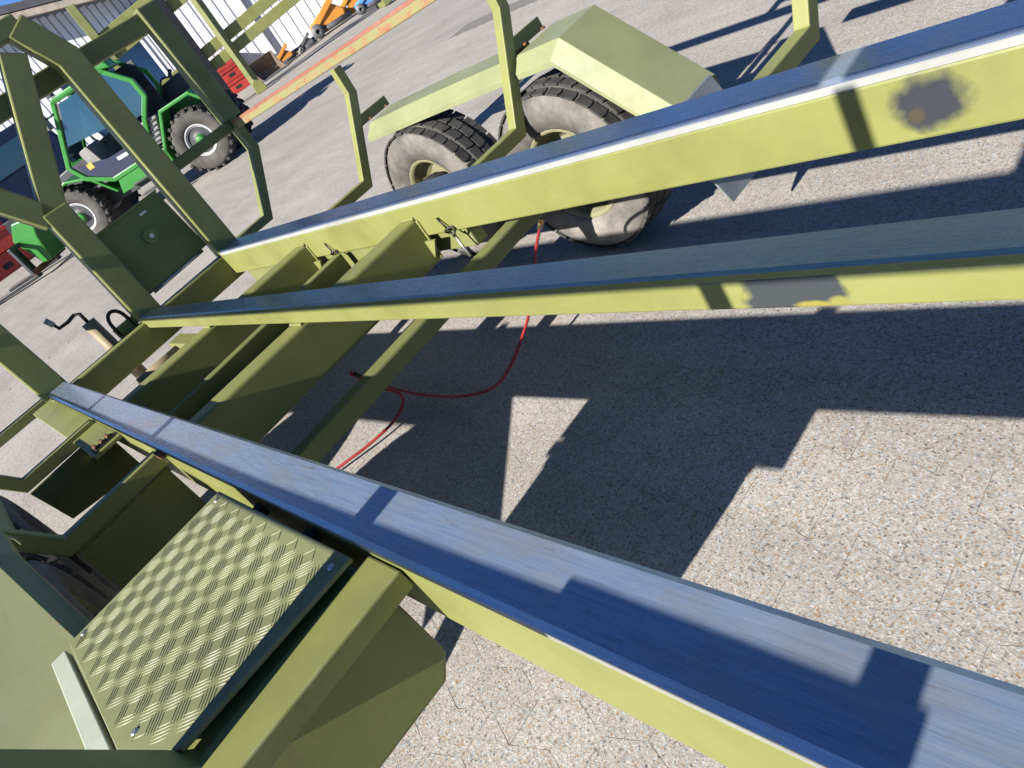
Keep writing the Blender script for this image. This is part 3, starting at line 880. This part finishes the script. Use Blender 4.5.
tp('engine_hood', MB().prism([(lx(-.40), .95), (lx(1.2), .95), (lx(1.2), 1.5), (lx(-.2), 1.45), (lx(-.40), 1.25)], -.60, .15), 'tele_green', bevel=.05)
tp('boom', MB().prism([(lx(-.50), 1.40), (lx(-.42), 1.80), (lx(.0), 1.90), (lx(3.9), 1.52), (lx(4.8), 1.05), (lx(4.85), .75), (lx(4.3), .80), (lx(3.3), 1.20)], -.32, .05), 'tele_dark', bevel=.03)
tp('boom_tip', MB().prism([(lx(4.70), 1.2), (lx(5.25), 1.28), (lx(5.55), .95), (lx(5.35), .25), (lx(5.10), .22), (lx(4.95), .8)], -.30, .50), 'tele_green', bevel=.03)
cg = tp('fork_carriage', MB().path([(lx(5.48), -.65, .18), (lx(5.48), -.65, .85), (lx(5.48), .85, .85), (lx(5.48), .85, .18)], .08, .10, (1, 0, 0)), 'tele_dark', bevel=.01)
tp('carriage_bar', MB().box(lx(5.43), lx(5.53), -.62, .82, .14, .26), 'rust', cg, .01)
for y in (.62, -.35):
    tp('fork', MB().path([(lx(5.58), y, .80), (lx(5.58), y, .09), (lx(7.25), y, .06)], .17, .075, (0, 1, 0)), 'black', bevel=.008)
for x_ in (.9, 1.9):
    tp('work_light', MB().box(lx(x_), lx(x_ + .10), 1.02, 1.16, 2.76, 2.88), 'tele_dark')
bc = tp('beacon', MB().lathe([(0, .07), (.04, .07), (.05, .055), (.15, .05), (.18, .02), (.18, 0)], (lx(1.4), .6, 2.75), 16, axis='z'), 'orange_lens', bevel=0)
tp('hand_rail', MB().tube(spline([(lx(1.16), 1.10, 1.25), (lx(1.16), 1.16, 1.35), (lx(1.16), 1.16, 2.1), (lx(1.16), 1.10, 2.2)]), .014, 8), 'tele_dark', bevel=0)
tp('door_handle', MB().box(lx(1.25), lx(1.42), 1.076, 1.10, 1.42, 1.46), 'tele_dark', bevel=.006)
for z_ in (.35, .62):
    tp('step', MB().box(lx(1.35), lx(1.85), .95, 1.12, z_, z_ + .04), 'tele_dark', bevel=.006)
tp('head_light', MB().lathe([(.0, .07), (.05, .065), (.06, .03), (.06, 0)], (lx(3.3), .95, 1.45), 16, axis='z'), 'white', bevel=0)
tp('filler_cap', MB().tube([(lx(.1), .72, 1.50), (lx(.1), .72, 1.56)], .05, 14), 'black', bevel=0)
tp('name_stripe', MB().prism([(lx(1.3), 1.16), (lx(1.75), 1.18), (lx(1.75), 1.25), (lx(1.3), 1.23)], 1.076, 1.080), 'white', bevel=0)
tp('exhaust', MB().tube([(lx(.3), -.45, 1.45), (lx(.3), -.45, 1.95), (lx(.22), -.45, 2.03)], .045, 12), 'tele_dark', bevel=0)
hz = [(lx(-.35), .3, 1.52), (lx(-.1), .34, 1.85), (lx(.2), .3, 1.95), (lx(.42), .22, 1.7)]
tp('hydraulic_hose', MB().tube(spline(hz), .02, 8), 'tele_dark', bevel=0)

# ---------------------------------------------------------------- shed with ribbed cladding
tW = Vector((.5, .866, 0))
SH = thing('shed', 'white ribbed metal shed gable with deep roof overhang and blue doorway', 'shed', (44, -5, 0), math.atan2(tW.y, tW.x))
# local: x along the gable, +y towards the yard, z up
M['clad'] = plain('white_cladding', (.74, .76, .80), .45, 0, .05, 3)
M['clad_rib'] = plain('cladding_joint', (.36, .41, .50), .5, 0, .1, 3)
M['fascia'] = plain('weathered_fascia', (.34, .29, .23), .7, 0, .3, 4)
M['roof'] = plain('dark_roof', (.05, .052, .06), .7, 0, .3, 4)
M['door_blue'] = plain('blue_door_sheet', (.07, .20, .40), .3, 0, .12, 1.2)
S0, S1 = -13.2, 4.0
rake = lambda q: 9.43 + .30 * q
w0, w1, wz1 = -11.95, -7.6, 4.25
def clad_prism(x0, x1, z0, y0, y1, mat=0):
    return MB().prism([(x0, z0), (x1, z0), (x1, rake(x1) - .02), (x0, rake(x0) - .02)], y0, y1, 'xz')
clad_prism(S0, w0, 0, -.30, -.05).build('gable_wall', 'clad_rib', SH)
clad_prism(w0, w1, wz1, -.30, -.05).build('gable_wall', 'clad_rib', SH)
clad_prism(w1, S1, 0, -.30, -.05).build('gable_wall', 'clad_rib', SH)
MB().box(S0 + .01, S0 + .25, -16, -.31, 0, rake(S0) - .1).build('side_wall', 'clad', SH)
step = .335
x = S0
while x < S1 - step:
    z0 = wz1 + .2 if w0 - step * .6 < x < w1 - step * .3 else 0
    b = MB(); a_, c_ = x + .006, x + step - .02
    zt = rake(x) - .05
    b.prism([(a_, -.05), (a_ + .03, .02), (c_ - .03, .02), (c_, -.05)], z0, zt, 'xy')
    b.build('cladding_panel', 'clad', SH)
    x += step
MB().box(w0 + .05, w1 - .05, -2.4, -2.3, 0, wz1).build('sliding_door', 'door_blue', SH)
for x_ in (w0 - .25, w1 + .05):
    MB().box(x_, x_ + .2, -2.4, -.31, 0, wz1).build('door_reveal', 'door_blue', SH)
MB().bar((w0 - .1, .08, wz1 + .06), (w1 + .1, .08, wz1 + .06), .12, .26, (0, 1, 0)).build('door_lintel', 'white', SH, .01)
for x_ in (w0 - .02, w1 + .02):
    MB().bar((x_, .08, 0), (x_, .08, wz1 - .08), .12, .12, (0, 1, 0)).build('door_jamb', 'white', SH, .01)
def raked(name, y0, y1, d0, d1, mat, bev=.0):
    MB().prism([(S0 - 1.2, rake(S0 - 1.2) + d0), (S1, rake(S1) + d0), (S1, rake(S1) + d1), (S0 - 1.2, rake(S0 - 1.2) + d1)], y0, y1, 'xz').build(name, mat, SH, bev)
raked('soffit', -.3, 1.85, .0, .10, 'fascia')
raked('barge_board', 1.86, 1.98, -.06, .22, 'fascia', .01)
raked('roof', -20, 2.05, .24, .55, 'roof', .02)

# ---------------------------------------------------------------- second green rack beyond the telehandler
vv = Vector((.89667, -.44269, 0)); uu = Vector((-.44269, -.89667, 0))
RK = thing('slatted_rack', 'tall green slatted rack with heavy dark post standing beyond the telehandler', 'rack', (27.2, -13.375, 0), math.atan2(uu.y, uu.x))
# local x = uu (to the right in view), local y = uu rotated +90 = away from the viewer
def rp(name, mb, mat, parent=None, bevel=.02):
    return mb.build(name, mat, parent or RK, bevel)
rp('rack_post', MB().bar((0, .0, .10), (0, .0, 5.2), .30, .22, (.62, .78, 0)), 'olive_dull')
rp('post_foot', MB().prism([(-.20, 0), (.26, 0), (.22, .35), (.0, .50), (-.16, .35)], -.20, -.125), 'olive')
rp('rack_post', MB().box(-1.16, -.86, -.02, .18, .05, 5.2), 'black')
rp('rack_post', MB().box(5.5, 5.8, -.02, .18, .05, 5.2), 'olive_dull')
rp('rack_post', MB().box(-3.6, -3.3, -.02, .18, .05, 5.2), 'olive_dull')
for z0, z1 in ((1.42, 1.78), (1.86, 2.24), (3.55, 3.95), (4.02, 4.45)):
    zc = (z0 + z1) / 2
    rp('rack_board', MB().bar((-3.6, .23, zc - .30), (5.8, .23, zc + .52), z1 - z0, .08, (0, 0, 1)), 'olive', bevel=.015)
for x_ in (-3.4, 5.65):
    rp('rack_leg', MB().box(x_ - .12, x_ + .12, .28, 2.0, .0, .18), 'olive_dull')
rp('rack_strut', MB().bar((-.0, .2, 3.0), (.0, 1.9, .1), .1, .1), 'olive_dull')

# ---------------------------------------------------------------- yard clutter in front of the shed
M['container'] = plain('white_container', (.74, .75, .76), .5, 0, .06, 2)
M['red_crate'] = plain('red_plastic', (.44, .045, .03), .5, 0, .2, 4)
M['orange'] = plain('orange_paint', (.62, .25, .035), .5, 0, .2, 4)
M['blue'] = plain('blue_paint', (.10, .28, .62), .45, 0, .15, 4)
M['bucket_steel'] = plain('worn_bucket_steel', (.22, .17, .13), .6, .3, .35, 5)
M['scrap'] = plain('grey_scrap_steel', (.14, .14, .145), .6, .3, .4, 5)
vd = lambda a, b: wgp(a, b)
def wgp(u, v, z=0.0):
    r = W @ (MCM.transposed() @ Vector((u - 512, v - 384, 740)))
    t = (z - cpos.z) / r.z
    return cpos + r * t
def facing(p):
    return math.atan2(p.y - cpos.y, p.x - cpos.x) - math.pi / 2
def container(p, L, H, D, label, rot=None):
    c = thing('shipping_container', label, 'container', p, facing(p) if rot is None else rot)
    b = MB().box(-L / 2, L / 2, .06, D, .15, H); b.build('container_body', 'container', c, .03)
    n = max(4, int(L / .45))
    first = None
    for k in range(n):
        x_ = -L / 2 + .2 + k * (L - .4) / (n - 1)
        if first is None:
            first = MB().prism([(-.14, .06), (-.10, .03), (.10, .03), (.14, .06)], .3, H - .15, 'xy').build('corrugation', 'container', c); o = first
        else:
            o = first.copy(); C.objects.link(o); o.parent = c
        o.location = (x_, 0, 0)
    for z_ in (.15, H - .14):
        MB().box(-L / 2 - .02, L / 2 + .02, -.02, .07, z_, z_ + .14).build('frame_rail', 'container', c, .01)
    for x_ in (-L / 2, L / 2):
        MB().box(x_ - .08, x_ + .08, -.025, .10, 0, H + .02).build('corner_post', 'container', c, .01)
    return c
container(wgp(306, 45.5), 5.2, 4.6, 2.4, 'white ribbed container behind the heaps of orange parts')
container(Vector((36.2, -17.0, 0)), 4.6, 4.9, 2.4, 'short white container between the shed and the green slatted rack')

def crate_stack(p, n, w, h, label, group):
    for k in range(n):
        c = thing('plastic_crate', label % ('lowest' if k == 0 else ('topmost' if k == n - 1 else (('second', 'third', 'fourth')[k - 1] + ' from the ground'))), 'crate', p + Vector((random.uniform(-.05, .05), random.uniform(-.05, .05), k * h)), facing(p) + random.uniform(-.05, .05), group)
        b = MB()
        t_ = .06
        b.box(-w / 2, w / 2, -w / 2, w / 2, .0, .06)
        for y in (-w / 2, w / 2 - t_):
            b.box(-w / 2, w / 2, y, y + t_, .061, h - .04)
        for x_ in (-w / 2, w / 2 - t_):
            b.box(x_, x_ + t_, -w / 2 + t_ + .001, w / 2 - t_ - .001, .061, h - .04)
        b.build('crate_body', 'red_crate', c, .01)
        MB().box(-w / 2 - .04, w / 2 + .04, -w / 2 - .04, -w / 2 - .005, h - .14, h - .02).build('crate_lip', 'red_crate', c, .01)
        for x_ in (-w / 4, w / 4):
            MB().box(x_ - .15, x_ + .15, -w / 2 - .012, -w / 2 - .001, .15, h * .5).build('crate_slot', 'dark_gap', c)
pR = wgp(236, 92)
for i, nm in enumerate(('lowest', 'second', 'third', 'topmost')):
    pass
crate_stack(Vector((36.5, -16.6, 0)), 3, 2.0, .55, 'red plastic crate beside the green slatted rack, %s of its stack', 'red crates beside the rack')
crate_stack(Vector((29.5, -2.3, 0)), 5, 3.4, .62, 'wide red crate stacked past the telehandler forks, %s of its stack', 'red crates past the forks')

def heap(p, s, mat, name, label, cat, seed):
    rr = random.Random(seed)
    c = thing(name, label, cat, p, facing(p))
    body = MB().prism([(-.9 * s, .1 * s), (.8 * s, .1 * s), (.95 * s, .5 * s), (.45 * s, 1.05 * s), (-.2 * s, .85 * s), (-.85 * s, .6 * s)], -.4 * s, .5 * s)
    body.build('body', mat, c, .06 * s)
    MB().bar((-.6 * s, -.35 * s, .5 * s), (.9 * s, -.5 * s, 1.25 * s), .22 * s, .26 * s, (0, 1, 0)).build('arm', mat, c, .03 * s)
    MB().bar((.5 * s, .1 * s, .7 * s), (1.3 * s, .0, .15 * s), .2 * s, .22 * s, (0, 1, 0)).build('arm', mat, c, .03 * s)
    MB().tube([(-.9 * s, -.5 * s, .22 * s), (1.1 * s, -.45 * s, .2 * s)], .12 * s, 14).build('cylinder', 'scrap', c)
    MB().lathe([(-.14 * s, .1 * s), (-.14 * s, .3 * s), (.14 * s, .3 * s), (.14 * s, .1 * s)], (-.6 * s, -.55 * s, .3 * s), 20).build('roller', 'scrap', c)
    return c
heap(Vector((32.0, -17.5, 0)), .52, 'orange', 'machine_attachment', 'orange machine attachment lying next to the steel bucket', 'attachment', 1)
heap(wgp(333, 30), 1.0, 'orange', 'machine_attachment', 'larger orange machine attachment at the end of the white container', 'attachment', 2)
heap(wgp(352, 14), .75, 'orange', 'machine_attachment', 'low orange machine attachment between the blue pump and the larger one', 'attachment', 5)
heap(Vector((31.6, -18.6, 0)), .42, 'scrap', 'scrap_part', 'dark grey steel part between the two orange attachments', 'scrap', 3)
heap(wgp(372, 8), .7, 'blue', 'pump_unit', 'small blue pump unit beside the orange attachments', 'pump', 4)
pb = Vector((31.2, -16.2, 0))
bk = thing('loader_bucket', 'worn brown steel loader bucket lying in front of the container', 'bucket', pb, facing(pb) + .3)
bb = MB()
for y0, y1 in ((-1.0, -.94), (.94, 1.0)):
    bb.prism([(-.9, .05), (.7, .05), (.85, .5), (.5, 1.3), (.25, 1.3), (-.1, .5)], y0, y1)
bb.build('bucket_side', 'bucket_steel', bk, .01)
MB().path([(-.9, 0, .05), (.65, 0, .05), (.82, 0, .5), (.45, 0, 1.3)], 1.86, .05, (0, 1, 0)).build('bucket_shell', 'bucket_steel', bk, .01)
MB().box(-1.05, -.88, -1.02, 1.02, .02, .09).build('cutting_edge', 'steel', bk, .01)
bk.rotation_euler[2] += math.pi / 2
bk.scale = (.62, .62, .62)

# dark machine at the left edge, behind the headboard
pd = Vector((35.0, -6.4, 0))
DM = thing('parked_truck', 'dark blue parked truck cab behind the trailer headboard', 'truck', pd, facing(pd))
M['navy'] = plain('navy_paint', (.012, .022, .06), .3, 0, .2, 3)
MB().prism([(-2.2, .9), (2.2, .9), (2.3, 2.2), (2.0, 3.6), (-2.0, 3.6), (-2.3, 2.2)], -.9, .9).build('cab_body', 'navy', DM, .12)
MB().box(-1.7, 1.7, -.93, -.905, 2.3, 3.2).build('cab_window', 'glass', DM, .02)
MB().box(-2.25, 2.25, -1.05, -.905, .6, 1.1).build('bumper', 'scrap', DM, .05)
for x_ in (-1.6, 1.6):
    MB().lathe([(-.3, .25), (-.3, .55), (.3, .55), (.3, .25)], (x_, .1, .55), 28).build('wheel', 'rubber', DM, .02)

# ---------------------------------------------------------------- working units -> metres
for me in bpy.data.meshes:
    me.transform(Matrix.Scale(K, 4))
for o in bpy.data.objects:
    if o.type in {'MESH', 'EMPTY'}:
        o.location = o.location * K
